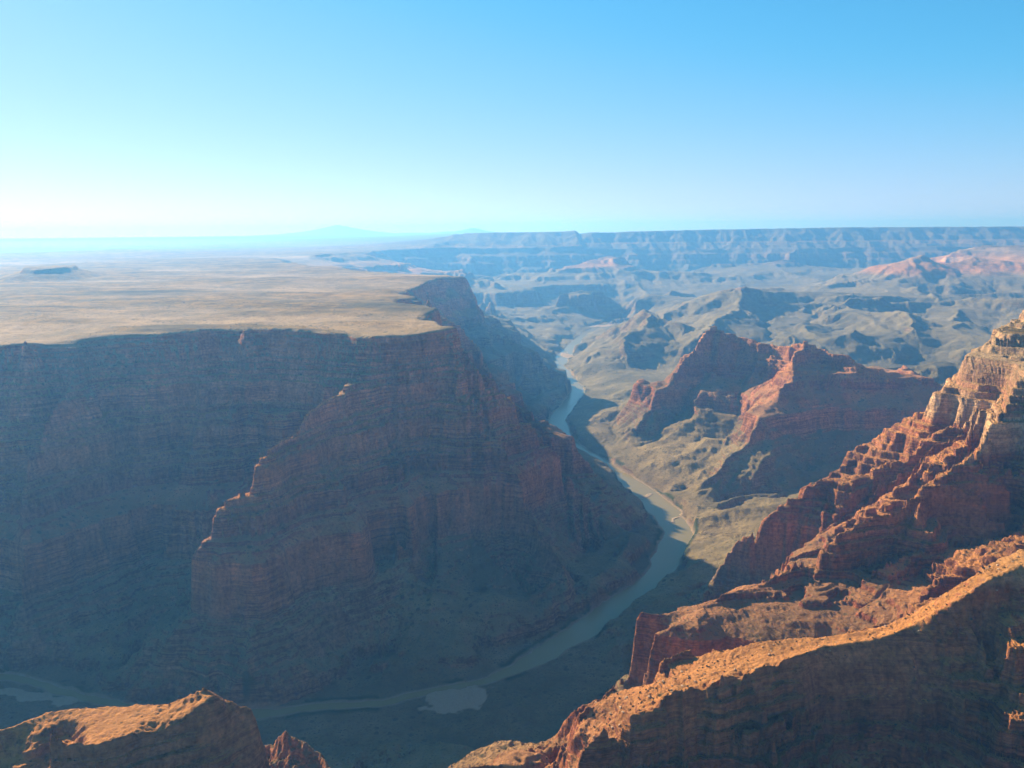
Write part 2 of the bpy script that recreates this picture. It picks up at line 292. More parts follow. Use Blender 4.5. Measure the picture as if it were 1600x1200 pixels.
def height(x, y, pix):
    """x,y world; pix = size of a mesh cell there (limits the finest relief). returns z, river distance, talus mask"""
    r = np.hypot(x, y); 
    wl = fbm(x, y, 420.0, 3, 3); wm = fbm(x, y, 420.0, 3, 11)
    wamp = np.minimum(r * 0.013, 80.0) * ss(r, 900, 3500) + 5
    xw = x + wl * wamp; yw = y + wm * wamp
    rw = np.hypot(xw, yw); i = (np.log(rw) - math.log(R0)) / HB; j = (np.arctan2(xw, yw) - T0) / HB
    b = samp(B0, i, j); gi = samp(GI, i, j) / (HB * rw); gj = samp(GJ, i, j) / (HB * rw); dl = samp(DL, i, j)
    cx = xw / rw; cy = yw / rw                    # radial unit; tangent (theta grows to +x): (cy,-cx)
    gx = gi * cx + gj * cy; gy = gi * cy - gj * cx
    sl = np.hypot(gx, gy)
    cell = rw * HB
    soft = ss(dl * cell, 0, 70 + rw * 0.004)
    top = 1 - ss(b, 930, 998) * (1 - ss(b, 1003, 1040))
    far = ss(r, 14000, 20000)
    bank = ss(b, 2, 60)
    e = np.zeros(x.shape, F); ux = gx.copy(); uy = gy.copy()
    lam = 1500.0; amp0 = 0.17
    for k in range(9):
        ok = lam > pix * 2.0
        if not ok.any(): break
        if k == 0: wk = ss(r, 6000, 14000) * 0.8
        elif k == 1: wk = 0.55 + 0.45 * ss(r, 6000, 12000)
        else: wk = np.ones(x.shape, F)
        n = np.hypot(ux, uy) + 1e-4
        dx = -uy / n; dy = ux / n
        hh, hd = gully(x, y, dx, dy, lam, k + 1)
        wk = wk * ss(pix * 2.0, lam * 1.0, lam * 0.45)
        hh = np.where(hh > 0, hh, hh * 0.8)
        if lam < 200: wk = wk * (1 - 0.45 * ss(y, 1900, 2100) * (1 - ss(y, 4000, 4300)) * ss(x, 250, 500))
        a = lam * amp0 * np.minimum(n, 1.1) * wk
        e += a * (hh - 0.35 - 0.55 * (1 - soft))
        ux += 0.9 * hd * dx * np.minimum(n, 1.1) * wk; uy += 0.9 * hd * dy * np.minimum(n, 1.1) * wk
        lam *= 0.5; 
        if k == 2: amp0 *= 0.75
        if k > 4: amp0 *= 0.9
    nd = np.minimum(line_dist(x, y, CREST), np.minimum(line_dist(x, y, CREST2) + 20, np.minimum(line_dist(x, y, CREST3) - 45, line_dist(x, y, CREST4)) + 5)) + fbm(x, y, 90.0, 4, 95, 0.6) * 32
    e *= 1 - 0.5 * ss(y, 6300, 7500) * (1 - ss(y, 19000, 21000)) * ss(x, 200, 1200)
    e *= 1 - 0.55 * ss(y, 4200, 4700) * (1 - ss(y, 6400, 6900)) * ss(x, 300, 700)
    e *= 1 + 0.9 * (1 - ss(y, 1480, 1600)) * ss(x, 0, 200)
    e *= 0.22 + 0.78 * ss(nd, 40, 160)
    e *= top * bank * (0.22 + 0.78 * soft)
    rough = fbm(x, y, 260.0, 6, 5, 0.48) * 14 * top * bank * np.minimum(1, 0.25 + sl * 1.6)
    plr = -np.abs(fbm(x * 0.5 + y * 0.3, y, 1100.0, 5, 91, 0.55)) * (1 - top) * 26 * (1 - ss(r, 15000, 20000)) + fbm(x, y, 70., 3, 93) * (1 - top) * 2.0
    roll = plr + fbm(x, y, 2600.0, 4, 8, 0.5) * (1 - top) * (5 + 40 * ss(r, 9000, 20000)) * (1 - ss(r, 40000, 44000))
    zz = b + e + rough * (1 - 0.6 * (1 - soft))
    zz = zz - np.where(top < 0.5, 0, 0)
    rk = np.zeros(x.shape, F); la = 60.0; am = 3.6
    for k in range(6):
        q_ = ss(-pix, -la * 0.5, -la * 0.2)
        rk += am * q_ * (1 - 2 * np.abs(vnoise(x / la + zz / la * 0.6, y / la - zz / la * 0.5, 100 + k))); la *= 0.5; am *= 0.66
    for la, am in ((13.0, 1.5), (6.5, 1.1), (3.4, 0.7)):
        rk += am * ss(-pix, -la * 0.55, -la * 0.25) * (1 - 2.4 * np.abs(vnoise(x / la + zz / la * 0.5, y / la - zz / la * 0.4, 120 + int(la)))) * (1 + 1.2 * (1 - ss(nd, 40, 120)))
    face = ss(nd, 35, 75) * ss(sl, 0.55, 1.1) * (1 - ss(y, 1590, 1680)) * ss(x, -20, 120)
    rk += face * (46 * (1 - 2.2 * np.abs(vnoise(x / 95 + 2.3, y / 130, 131))) + 24 * (1 - 2.2 * np.abs(vnoise(x / 38, y / 60, 132))) - 12)
    crs = ss(nd, 45, 140)
    zz = zz + rk * top * bank * np.minimum(1, 0.22 + sl * 1.3) * np.maximum(0.6 + 0.4 * crs, face)
    zz = np.where((ea_ := east(x, y)) < 0.5, np.minimum(zz, 1001.0 + (b - 1000) * (b > 1000)), zz)
    # strata boundaries wander a little; ledges
    wob = fbm(x, y, 900.0, 3, 21) * 14 * (1 - far)
    ea = east(x, y).astype(F); zq = zz + wob * bank * top
    zs = (np.interp(zq, S_IN, S_OUT) * ea + np.interp(zq, S_IN, S_OUT2) * (1 - ea)).astype(F)
    sm = (1 - ss(nd, 50, 135))
    hm_ = soft_hills(x, y).astype(F); zs = zs * (1 - hm_) + zq * hm_
    zs = zs * (1 - sm) + np.interp(zq, _k, S_SM).astype(F) * sm - wob * bank * top
    def stair(z_, p, k_):
        t = z_ / p; f = t - np.floor(t); return p * (ss(f, 0.5 - k_, 0.5 + k_) - f)
    lm = ss(zs, 420, 500) * (1 - ss(zs, 1040, 1080)) + 0.35 * ss(zs, 40, 120) * (1 - ss(zs, 380, 420)) + 0.8 * ss(zs, 1010, 1030) * ea
    stre = ss(sl, 0.12, 0.4) * (1 - far * 0.7)
    w2 = fbm(x, y, 300.0, 2, 31) * 3
    zs = zs + (stair(zs + w2, 25.0, 0.10) * 0.95 * ss(-pix, -34, -8) + stair(zs + w2 + 4, 10.0, 0.14) * 0.9 * ss(-pix, -9, -3)) * lm * stre * (1 - sm) * (1 - 0.8 * ss(y, 6300, 7300))
    zs = zs + roll
    # the flat-topped mesa on the plateau and the high peaks on the skyline
    q = P((78, 433, 1080.0)); dm = np.hypot((x - q[0]) / 1.0, (y - q[1]) / 1.5) + fbm(x, y, 260, 3, 41) * 26
    zs = zs + 107 * ss(-dm, -520, -180) * 0.7 + 107 * 0.3 * ss(-dm, -250, -205)
    for px_, py_, wd, dd, sk in ((530, 351.5, 2600, 66, 0), (500, 359, 2300, 66, 0), (565, 362, 2500, 66, 0), (738, 356, 1500, 66, 0), (760, 361, 1100, 66, 0), (700, 361.5, 1500, 67, 0), (640, 363.5, 2600, 67, 0), (342, 371, 900, 66, 0)):
        q = P((px_, py_, None, dd)); dp = np.hypot(x - q[0], (y - q[1]) * 0.7)
        far_h = (q[2] - 1380) * np.exp(-(dp / wd) ** 1.25) * (1 + 0.10 * fbm(x, y, 900, 4, 51))
        zs = np.where(r > 55000, np.maximum(zs, 1380 + far_h - 60 * ss(dp, wd, 3 * wd)), zs) if dd > 50 else zs
    # river channel, banks, bars
    rd = river_dist(x + fbm(x, y, 130, 3, 61) * 14, y + fbm(x, y, 130, 3, 62) * 14)
    ch = -7 * (1 - ss(rd, -22, 2)); near = rd < 60
    zs = np.where(near, np.minimum(np.maximum(zs, 1.0), 1.0 + np.maximum(rd, 0) * 0.9 + ss(rd, 5, 60) * 400) * ss(rd, -2, 6) + ch, np.maximum(zs, 1.5))
    bar = np.zeros(x.shape, F)
    for (sx, sy), a_, b_, rt in SB:
        u = (x - sx) * math.cos(rt) + (y - sy) * math.sin(rt); v = -(x - sx) * math.sin(rt) + (y - sy) * math.cos(rt)
        q = 1 - np.sqrt((u / a_) ** 2 + (v / b_) ** 2) + fbm(x, y, 70, 3, 71) * 0.5
        bm = ss(q, -0.02, 0.12)
        zs = zs * (1 - bm) + np.minimum(np.maximum(1.6, 1.2 + q * 2), 3.0) * bm; bar = np.maximum(bar, bm)
    bar = np.maximum(bar, (1 - ss(rd, 3, 14)) * 0.5)
    grn = ss(rd, 4, 9) * (1 - ss(rd, 16, 38)) * ss(fbm(x, y, 120, 3, 151), -0.1, 0.25) * (1 - bar)
    return zs.astype(F), rd.astype(F), bar.astype(F), grn.astype(F)

# mesh rows: dense where the relief is steep (measured on a coarse pass, smoothed across columns)
def columns():
    fine = np.radians(np.arange(-36.5, 36.51, 0.062)); out = []; a = 36.5; st = 0.068
    while a < 79.5:
        st = min(st * 1.06, 0.8); a += st; out.append(a)
    out = np.radians(np.array(out)); return np.concatenate([-out[::-1], fine, out])
TH = columns(); NC = len(TH); NROW = 2600
ct = np.linspace(TH[0], TH[-1], 500); cr = np.exp(np.linspace(math.log(R0 + 20), math.log(R1 * 0.98), 1500))
RR, TT = np.meshgrid(cr, ct, indexing='ij'); xx = (RR * np.sin(TT)).ravel().astype(F); yy = (RR * np.cos(TT)).ravel().astype(F)
zc = par(lambda a, b, c: height(a, b, c), xx.size, xx, yy, (RR * 0.0035).ravel().astype(F))[0].reshape(RR.shape)
dz = np.abs(np.diff(zc, axis=0)); dr = np.diff(RR, axis=0)
rm = RR[1:]; dep = (HCAM - zc[1:]) / rm
dens = np.sqrt((dz) ** 2 + (dr * (0.16 + np.abs(dep))) ** 2) / rm
back = np.maximum.accumulate((zc[1:] - HCAM) / rm, axis=0)
vis = ((zc[1:] - HCAM) / rm >= back - 0.012)                       # hidden stretches get fewer rows
dens = dens * np.where(vis, 1, 0.35) + 0.0002
for _ in range(10): 
    Q = np.pad(dens, ((0, 0), (1, 1)), mode='edge'); dens = (Q[:, :-2] + 2 * Q[:, 1:-1] + Q[:, 2:]) / 4
for _ in range(4):
    Q = np.pad(dens, ((1, 1), (0, 0)), mode='edge'); dens = (Q[:-2] + 2 * Q[1:-1] + Q[2:]) / 4
cum = np.vstack([np.zeros((1, dens.shape[1])), np.cumsum(dens, axis=0)]); cum /= cum[-1]
lr = np.log(cr); RM = np.zeros((NROW, 500)); tt = np.linspace(0, 1, NROW)
for k in range(500): RM[:, k] = np.interp(tt, cum[:, k], lr)
jj = (TH - ct[0]) / (ct[1] - ct[0]); j0 = np.clip(jj.astype(int), 0, 498); fj = jj - j0
LR = RM[:, j0] * (1 - fj) + RM[:, j0 + 1] * fj
R = np.exp(LR); X = (R * np.sin(TH)[None]).astype(F); Y = (R * np.cos(TH)[None]).astype(F)
pix = np.maximum(R * 0.0012, 0.5).astype(F)
print('mesh grid', R.shape)
Zh, RD, BAR, ER = [a.reshape(R.shape) for a in par(lambda a, b, c: height(a, b, c), X.size, X.ravel(), Y.ravel(), pix.ravel())]
print('heights done', Zh.min(), Zh.max())

# ------------------------------------------------------------------ materials
def nt(name):
    m = bpy.data.materials.new(name); m.use_nodes = True; t = m.node_tree
    return m, t, t.nodes['Principled BSDF']
class N:
    def __init__(s, t): s.t = t
    def n(s, typ, **kw):
        o = s.t.nodes.new(typ)
        for k, v in kw.items(): setattr(o, k, v)
        return o
    def l(s, a, b): s.t.links.new(a, b)
    def val(s, sock, v):
        if isinstance(v, (int, float)): sock.default_value = v
        elif isinstance(v, tuple): sock.default_value = v
        else: s.l(v, sock)
    def math(s, op, a, b=0.0, c=None, clamp=False):
        o = s.n('ShaderNodeMath', operation=op, use_clamp=clamp); s.val(o.inputs[0], a); s.val(o.inputs[1], b)
        if c is not None: s.val(o.inputs[2], c)
        return o.outputs[0]
    def noise(s, vec, scale, detail=4, rough=0.55):
        o = s.n('ShaderNodeTexNoise'); s.l(vec, o.inputs['Vector']); o.inputs['Scale'].default_value = scale
        o.inputs['Detail'].default_value = detail; o.inputs['Roughness'].default_value = rough; return o.outputs['Fac']
    def vmul(s, vec, v):
        o = s.n('ShaderNodeVectorMath', operation='MULTIPLY'); s.l(vec, o.inputs[0]); o.inputs[1].default_value = v; return o.outputs[0]
    def rng(s, v, a, b, c=0.0, d=1.0):
        o = s.n('ShaderNodeMapRange'); s.val(o.inputs[0], v)
        for k, q in enumerate((a, b, c, d)): o.inputs[k + 1].default_value = q
        return o.outputs[0]
    def mix(s, f, a, b, mode='MIX'):
        o = s.n('ShaderNodeMix', data_type='RGBA', blend_type=mode); s.val(o.inputs[0], f); s.val(o.inputs[6], a); s.val(o.inputs[7], b); return o.outputs[2]
    def ramp(s, f, stops):
        o = s.n('ShaderNodeValToRGB'); cr_ = o.color_ramp; s.l(f, o.inputs[0])
        while len(cr_.elements) > 1: cr_.elements.remove(cr_.elements[-1])
        cr_.elements[0].position = stops[0][0]; cr_.elements[0].color = (*stops[0][1], 1)
        for p, c in stops[1:]:
            e_ = cr_.elements.new(p); e_.color = (*c, 1)
        return o.outputs[0]
def rock_material():
    m, t, bs = nt('canyon_rock'); g = N(t)
    geo = g.n('ShaderNodeNewGeometry'); pos = geo.outputs['Position']
    sep = g.n('ShaderNodeSeparateXYZ'); g.l(pos, sep.inputs[0]); z = sep.outputs[2]
    sn = g.n('ShaderNodeSeparateXYZ'); g.l(geo.outputs['Normal'], sn.inputs[0]); nz = sn.outputs[2]
    big = g.noise(pos, 0.0016, 4); med = g.noise(pos, 0.012, 5, 0.6); fin = g.noise(pos, 0.09, 6, 0.65)
    strat = g.noise(g.vmul(pos, (0.0012, 0.0012, 0.045)), 1.0, 7, 0.72)
    flute = g.noise(g.vmul(pos, (0.05, 0.05, 0.004)), 1.0, 4, 0.6)
    zn = g.math('ADD', z, g.math('MULTIPLY_ADD', big, 50.0, -25.0)); zn = g.math('ADD', zn, g.math('MULTIPLY_ADD', med, 26.0, -13.0))
    f = g.math('DIVIDE', zn, 1300.0)
    s_ = lambda v: v / 1300.0
    cliff = g.ramp(f, [(0, (.17, .12, .075)), (s_(60), (.24, .16, .09)), (s_(200), (.22, .15, .085)), (s_(245), (.31, .165, .085)), (s_(420), (.42, .18, .08)), (s_(440), (.30, .11, .06)),
                       (s_(520), (.30, .135, .07)), (s_(600), (.40, .19, .09)), (s_(690), (.40, .18, .08)), (s_(740), (.36, .14, .06)), (s_(770), (.58, .40, .22)), (s_(850), (.60, .43, .25)), (s_(880), (.42, .22, .11)), (s_(930), (.40, .25, .14)), (s_(1000), (.46, .32, .18)), (s_(1200), (.44, .28, .14))])
    slope = g.ramp(f, [(0, (.20, .15, .08)), (s_(40), (.24, .19, .09)), (s_(180), (.27, .215, .10)), (s_(260), (.27, .20, .09)), (s_(400), (.36, .19, .08)), (s_(470), (.42, .20, .085)), (s_(560), (.50, .23, .075)), (s_(700), (.54, .25, .075)), (s_(860), (.46, .26, .09)), (s_(960), (.36, .25, .12)), (s_(1000), (.42, .30, .155)), (s_(1200), (.36, .27, .12))])
    pale = g.rng(sep.outputs[0], 200, 900, 0.0, 1.0)
    cliff = g.mix(g.math('MULTIPLY', g.rng(z, 690, 760), g.math('SUBTRACT', 1.0, pale)), cliff, (.50, .22, .11, 1))
    hills = g.math('MULTIPLY', g.rng(g.math('MULTIPLY_ADD', big, 1500.0, sep.outputs[1]), 6600, 7300), g.rng(zn, 760, 640))
    cliff = g.mix(hills, cliff, (.22, .18, .10, 1)); slope = g.mix(hills, slope, (.24, .21, .11, 1))
    wood = g.rng(sep.outputs[1], 18500, 20500, 0.0, 0.75)
    cliff = g.mix(wood, cliff, (.11, .11, .08, 1)); slope = g.mix(wood, slope, (.085, .09, .055, 1))
    steep = g.rng(g.math('ADD', nz, g.math('MULTIPLY_ADD', fin, 0.2, -0.1)), 0.80, 0.62)
    col = g.mix(steep, slope, cliff)
    col = g.mix(g.math('MULTIPLY', steep, g.rng(g.noise(pos, 0.0028, 4, 0.6), 0.40, 0.58, 0.25, 1.0)), col, g.mix(1.0, col, g.ramp(strat, [(0.32, (.32, .28, .28)), (0.46, (1.25, 1.15, 1.0)), (0.53, (.5, .42, .4)), (0.60, (1.1, 1.0, .95)), (0.68, (1.6, 1.5, 1.35))]), 'MULTIPLY'))
    col = g.mix(g.math('MULTIPLY', steep, 0.5), col, g.mix(1.0, col, g.ramp(flute, [(0.35, (.55, .5, .48)), (0.6, (1.2, 1.2, 1.2))]), 'MULTIPLY'))
    col = g.mix(1.0, col, g.ramp(fin, [(0.34, (.62, .6, .58)), (0.5, (1, 1, 1)), (0.66, (1.35, 1.32, 1.28))]), 'MULTIPLY')
    col = g.mix(1.0, col, g.ramp(med, [(0.3, (.72, .72, .72)), (0.7, (1.22, 1.2, 1.18))]), 'MULTIPLY')
    # grey-green brush on the gentler ground
    veg = g.math('MULTIPLY', g.rng(g.math('ADD', g.math('MULTIPLY', big, 0.5), g.math('MULTIPLY', fin, 0.6)), 0.52, 0.62), g.rng(nz, 0.62, 0.8))
    vz = g.ramp(f, [(0, (.8, .8, .8)), (s_(430), (.55, .55, .55)), (s_(600), (.3, .3, .3)), (s_(960), (.35, .35, .35)), (s_(1010), (.65, .65, .65))])
    col = g.mix(g.math('MULTIPLY', veg, vz), col, (.085, .085, .045, 1))
    spk = g.n('ShaderNodeTexVoronoi'); g.l(pos, spk.inputs['Vector']); spk.inputs['Scale'].default_value = 0.075
    dots = g.math('MULTIPLY', g.rng(spk.outputs['Distance'], 0.26, 0.2), g.rng(med, 0.47, 0.56))
    col = g.mix(g.math('MULTIPLY', dots, g.rng(nz, 0.6, 0.75, 0, 0.8)), col, (.05, .055, .03, 1))
    sp2 = g.n('ShaderNodeTexVoronoi'); g.l(pos, sp2.inputs['Vector']); sp2.inputs['Scale'].default_value = 0.028
    dot2 = g.math('MULTIPLY', g.rng(g.math('ADD', sp2.outputs['Distance'], g.math('MULTIPLY_ADD', fin, 0.5, -0.25)), 0.30, 0.2), g.rng(g.noise(pos, 0.0045, 5, 0.7), 0.48, 0.56))
    col = g.mix(g.math('MULTIPLY', dot2, g.rng(nz, 0.6, 0.8, 0, 0.75)), col, (.055, .06, .03, 1))
    # plateau: long pale and grey streaks of drainage
    st2 = g.noise(g.vmul(pos, (0.0005, 0.0012, 0.0)), 1.0, 9, 0.72)
    pl = g.math('MULTIPLY', g.rng(z, 1055, 1074), g.rng(z, 1200, 1150)); pl = g.math('MULTIPLY', pl, g.rng(nz, 0.9, 0.97))
    pcol = g.ramp(st2, [(0.34, (.05, .055, .03)), (0.43, (.13, .105, .045)), (0.49, (.28, .18, .045)), (0.53, (.10, .085, .03)), (0.58, (.25, .16, .045)), (0.68, (.33, .22, .065))])
    pcol = g.mix(1.0, pcol, g.ramp(g.noise(pos, 0.006, 6, 0.7), [(0.36, (.55, .56, .5)), (0.5, (1, 1, 1)), (0.62, (1.25, 1.22, 1.15))]), 'MULTIPLY')
    wash = g.n('ShaderNodeTexNoise', noise_type='RIDGED_MULTIFRACTAL'); g.l(g.vmul(pos, (0.0007, 0.0005, 0.0)), wash.inputs['Vector']); wash.inputs['Scale'].default_value = 1.0; wash.inputs['Detail'].default_value = 5.0
    pcol = g.mix(g.rng(wash.outputs['Fac'], 0.95, 1.5, 0.0, 0.6), pcol, (.46, .33, .13, 1))
    pcol = g.mix(g.math('MULTIPLY', dot2, 0.7), pcol, (.06, .06, .03, 1))
    pcol = g.mix(g.math('MULTIPLY', dots, 0.85), pcol, (.05, .055, .03, 1))
    col = g.mix(pl, col, pcol)
    at = g.n('ShaderNodeAttribute', attribute_name='bar'); a2 = g.n('ShaderNodeAttribute', attribute_name='green'); col = g.mix(a2.outputs['Fac'], col, (.04, .06, .02, 1)); col = g.mix(at.outputs['Fac'], col, g.mix(fin, (.30, .23, .14, 1), (.46, .37, .25, 1)))
    g.l(col, bs.inputs['Base Color']); bs.inputs['Roughness'].default_value = 0.95; bs.inputs['Specular IOR Level'].default_value = 0.1
    b1 = g.n('ShaderNodeBump'); g.l(g.math('ADD', g.math('MULTIPLY', g.noise(pos, 0.06, 8, 0.7), 1.0), g.math('MULTIPLY', g.math('MULTIPLY', strat, steep), 1.2)), b1.inputs['Height'])
    b1.inputs['Distance'].default_value = 14.0; b1.inputs['Strength'].default_value = 1.0
    g.l(b1.outputs[0], bs.inputs['Normal'])
    return m
ROCK = rock_material()
def water_material():
    m, t, bs = nt('river_water'); g = N(t)
    geo = g.n('ShaderNodeNewGeometry'); pos = geo.outputs['Position']
    n1 = g.noise(pos, 0.004, 3); col = g.mix(n1, (.19, .165, .065, 1), (.25, .20, .085, 1))
    g.l(col, bs.inputs['Base Color']); bs.inputs['Roughness'].default_value = 0.24; bs.inputs['IOR'].default_value = 1.33; bs.inputs['Specular IOR Level'].default_value = 0.28
    bp = g.n('ShaderNodeBump'); g.l(g.noise(pos, 0.12, 5, 0.6), bp.inputs['Height']); bp.inputs['Distance'].default_value = 0.5; bp.inputs['Strength'].default_value = 0.35
    g.l(bp.outputs[0], bs.inputs['Normal']); return m
WATER = water_material()

# ------------------------------------------------------------------ objects
def tag(o, label, cat, kind=None, group=None):
    o['label'] = label; o['category'] = cat
    if kind: o['kind'] = kind
    if group: o['group'] = group
    return o
def mesh_np(name, co, quads, mat, smooth=True, attrs=None):
    me = bpy.data.meshes.new(name); me.vertices.add(len(co)); me.vertices.foreach_set('co', co.astype(F).ravel())
    nq = len(quads); k = quads.shape[1]; me.loops.add(nq * k); me.loops.foreach_set('vertex_index', quads.astype(np.int32).ravel())
    me.polygons.add(nq); me.polygons.foreach_set('loop_start', np.arange(nq, dtype=np.int32) * k)
    me.polygons.foreach_set('use_smooth', np.full(nq, smooth))
    for an, av in (attrs or {}).items():
        a = me.attributes.new(an, 'FLOAT', 'POINT'); a.data.foreach_set('value', av.astype(F))
    me.materials.append(mat); me.update(calc_edges=True)
    o = bpy.data.objects.new(name, me); sc.collection.objects.link(o); return o
co = np.stack([X, Y, Zh], -1).reshape(-1, 3)
nr_, nc_ = R.shape
ia = (np.arange(nr_ - 1)[:, None] * nc_ + np.arange(nc_ - 1)[None]).ravel()
quads = np.stack([ia, ia + 1, ia + nc_ + 1, ia + nc_], 1)[:, ::-1]
fc = lambda A: ((A[:-1, :-1] + A[1:, 1:]) * 0.5).ravel()
fx, fy, fz, fr = fc(X), fc(Y), fc(Zh), fc(R); fe = east(fx, fy)
reg = np.zeros(fx.size, np.int32)                                  # 0 = canyon floor and low slopes
reg[(fe < 0.5) & (fr < 14000) & (fz > 55)] = 1                     # left wall
reg[(fe < 0.5) & (fz > 55) & (fr < 14000) & (fy > 5900) & (fx > -1500)] = 2   # farther wall
reg[(fz > 1062) & (fx < 400) & (fe < 0.5) & (fr < 20000)] = 3       # plateau
reg[(fz > 980) & (fr >= 10000) & (fx < -1200)] = 3
reg[(fe > 0.5) & (fy > 4300) & (fy < 6700) & (fz > 260) & (fx > 500) & (fx < 4200)] = 4   # butte
reg[(fe > 0.5) & (fy > 1950) & (fy < 4300) & (fz > 150) & (fx > 150)] = 5   # right wall
reg[(fy < 2020) & (fx > 150) & (fz > 150)] = 6                     # near crest
reg[(fy > 1985) & (fy < 2400) & (fx > 150) & (fx < 700) & (fz > 120)] = 5
reg[(fy < 1560) & (fx < -330) & (fz > 300)] = 7                    # near left rock
reg[(fy < 1900) & (fx <= 150) & (fx > -330) & (fz > 170)] = 8      # low pale spur
reg[(fe > 0.5) & (fy > 7600) & (fy < 13300) & (fz > 230) & (fx > 900)] = 9   # middle hills
reg[(fy > 13300) & (fy < 19600) & (fz > 520) & (fx > 6000)] = 10   # far buttes
reg[(fy > 20500) & (fr < 45000) & (fz > 430) & (fx > -4000)] = 11  # far wall
q_ = P((78, 433, 1080.0)); reg[np.hypot(fx - q_[0], (fy - q_[1]) / 1.5) < 540] = 12
reg[(fr > 55000) & (fz > 1385)] = 13
REG = {0: ('canyon_floor', 'shaded canyon floor and low olive slopes along the river', 'canyon floor'),
       1: ('canyon_wall', 'tall shaded blue-grey and red canyon wall below the plateau, left of the river', 'canyon wall'),
       2: ('canyon_wall', 'hazy blue farther canyon wall behind the first headland, above the upper river bend', 'canyon wall'),
       3: ('plateau', 'flat sunlit tan plateau with grey scrub above the left canyon wall', 'plateau'),
       4: ('butte', 'red pointed butte with a twin crest right of the river, blue shadow on its flanks', 'butte'),
       5: ('canyon_wall', 'sunlit orange and cream stepped cliffs at the right edge of the view', 'canyon wall'),
       6: ('ridge', 'nearest ridge with an orange lit crest and a black shaded face, lower right', 'ridge'),
       7: ('rock_outcrop', 'near brown rock outcrop with a lit top in the lower left corner', 'rock outcrop'),
       8: ('rock_spur', 'low pale tan spur at the bottom centre beside the shaded floor', 'rock spur'),
       9: ('hills', 'eroded olive and blue hills behind the red butte', 'hills'),
       10: ('butte', 'distant pink-topped buttes near the right edge below the far rim', 'butte'),
       11: ('canyon_wall', 'long hazy blue canyon wall forming the level far rim', 'canyon wall'),
       12: ('mesa', 'small dark flat-topped mesa standing alone on the plateau at far left', 'mesa'),
       13: ('mountain', 'faint pale mountain peaks on the skyline above the plateau', 'mountain')}
barf = BAR.ravel(); grf = ER.ravel()
for k, (nm, lb, ct_) in REG.items():
    qs = quads[reg == k]
    if not len(qs): print('empty region', nm); continue
    used, inv = np.unique(qs, return_inverse=True)
    tag(mesh_np(nm, co[used], inv.reshape(-1, 4), ROCK, True, {'bar': barf[used], 'green': grf[used]}), lb, ct_, 'structure')
# river: a level ribbon a little wider than its channel
ribbon = []
for k in range(len(RP)):
    a = RP[max(k - 1, 0)]; b = RP[min(k + 1, len(RP) - 1)]; dx, dy = b[0] - a[0], b[1] - a[1]; n = math.hypot(dx, dy)
    hw = RP[k][2] * 0.5 + 30
    ribbon += [(RP[k][0] - dy / n * hw, RP[k][1] + dx / n * hw, 0.0), (RP[k][0] + dy / n * hw, RP[k][1] - dx / n * hw, 0.0)]
rq = np.array([(2 * k, 2 * k + 1, 2 * k + 3, 2 * k + 2) for k in range(len(RP) - 1)])
riv = mesh_np('river', np.array(ribbon), rq, WATER, False)
tag(riv, 'winding muddy river at the bottom of the canyon', 'river', 'structure')

# ------------------------------------------------------------------ boulders and brush
def simple(name, base, rough=0.9, var=0.35, sc_=0.6):
    m, t, bs = nt(name); g = N(t); geo = g.n('ShaderNodeNewGeometry')
    nn = g.noise(geo.outputs['Position'], sc_, 4); a = tuple(c * (1 - var) for c in base) + (1,); b = tuple(min(1, c * (1 + var)) for c in base) + (1,)
    g.l(g.mix(nn, a, b), bs.inputs['Base Color']); bs.inputs['Roughness'].default_value = rough; return m
PALE = simple('boulder_stone', (.40, .27, .16)); LEAF = simple('scrub_leaves', (.055, .065, .03)); BARK = simple('scrub_bark', (.12, .09, .06))
def ground(x, y):
    x = np.atleast_1d(np.asarray(x, F)); y = np.atleast_1d(np.asarray(y, F))
    return height(x, y, np.maximum(np.hypot(x, y) * 0.0012, 0.5).astype(F))[0]
def ico(level):
    import bmesh
    bm = bmesh.new(); bmesh.ops.create_icosphere(bm, subdivisions=level, radius=1.0)
    v = np.array([p.co[:] for p in bm.verts]); f = np.array([[p.index for p in q.verts] for q in bm.faces]); bm.free(); return v, f
IV, IF_ = ico(2)
def boulder_mesh(seed):
    rg = np.random.default_rng(seed); v = IV.copy()
    for k in range(9):                                             # fracture planes cut the lump to a block
        n = rg.normal(size=3); n /= np.linalg.norm(n); d = rg.uniform(0.5, 0.8); t = v @ n - d; v -= np.maximum(t, 0)[:, None] * n
    v *= np.array([1.2, 0.95, 0.8]) * (1 + rg.normal(scale=0.02, size=(len(v), 1))); v[:, 2] += 0.45; return v
def leaf_cloud(rg, n, rad):
    p = rg.normal(size=(n, 3)); p /= np.linalg.norm(p, axis=1)[:, None]; p *= rg.uniform(0.45, 1.0, (n, 1)) * rad
    p *= np.array([1, 1, 0.75]); p[:, 2] += rad * 0.8
    a = rg.normal(size=(n, 3)); b = rg.normal(size=(n, 3)); a /= np.linalg.norm(a, axis=1)[:, None]; b /= np.linalg.norm(b, axis=1)[:, None]
    q = rad * 0.3; v = np.stack([p - a * q, p + b * q, p + a * q, p - b * q], 1).reshape(-1, 3); return v, np.arange(4 * n).reshape(-1, 4)
def crest_points(n, seed, wide):
    rg = np.random.default_rng(seed); out = []; pts = CREST
    while len(out) < n:
        k = rg.integers(0, len(pts) - 1); t = rg.random(); x = pts[k][0] * (1 - t) + pts[k + 1][0] * t; y = pts[k][1] * (1 - t) + pts[k + 1][1] * t + rg.normal() * wide
        if x < 1150: out.append((x, y))
    return np.array(out)
BM = [mesh_np('boulder', boulder_mesh(k), IF_, PALE, False) for k in range(4)]
bp = crest_points(70, 5, 45); gz = ground(bp[:, 0], bp[:, 1]); rg = np.random.default_rng(9)
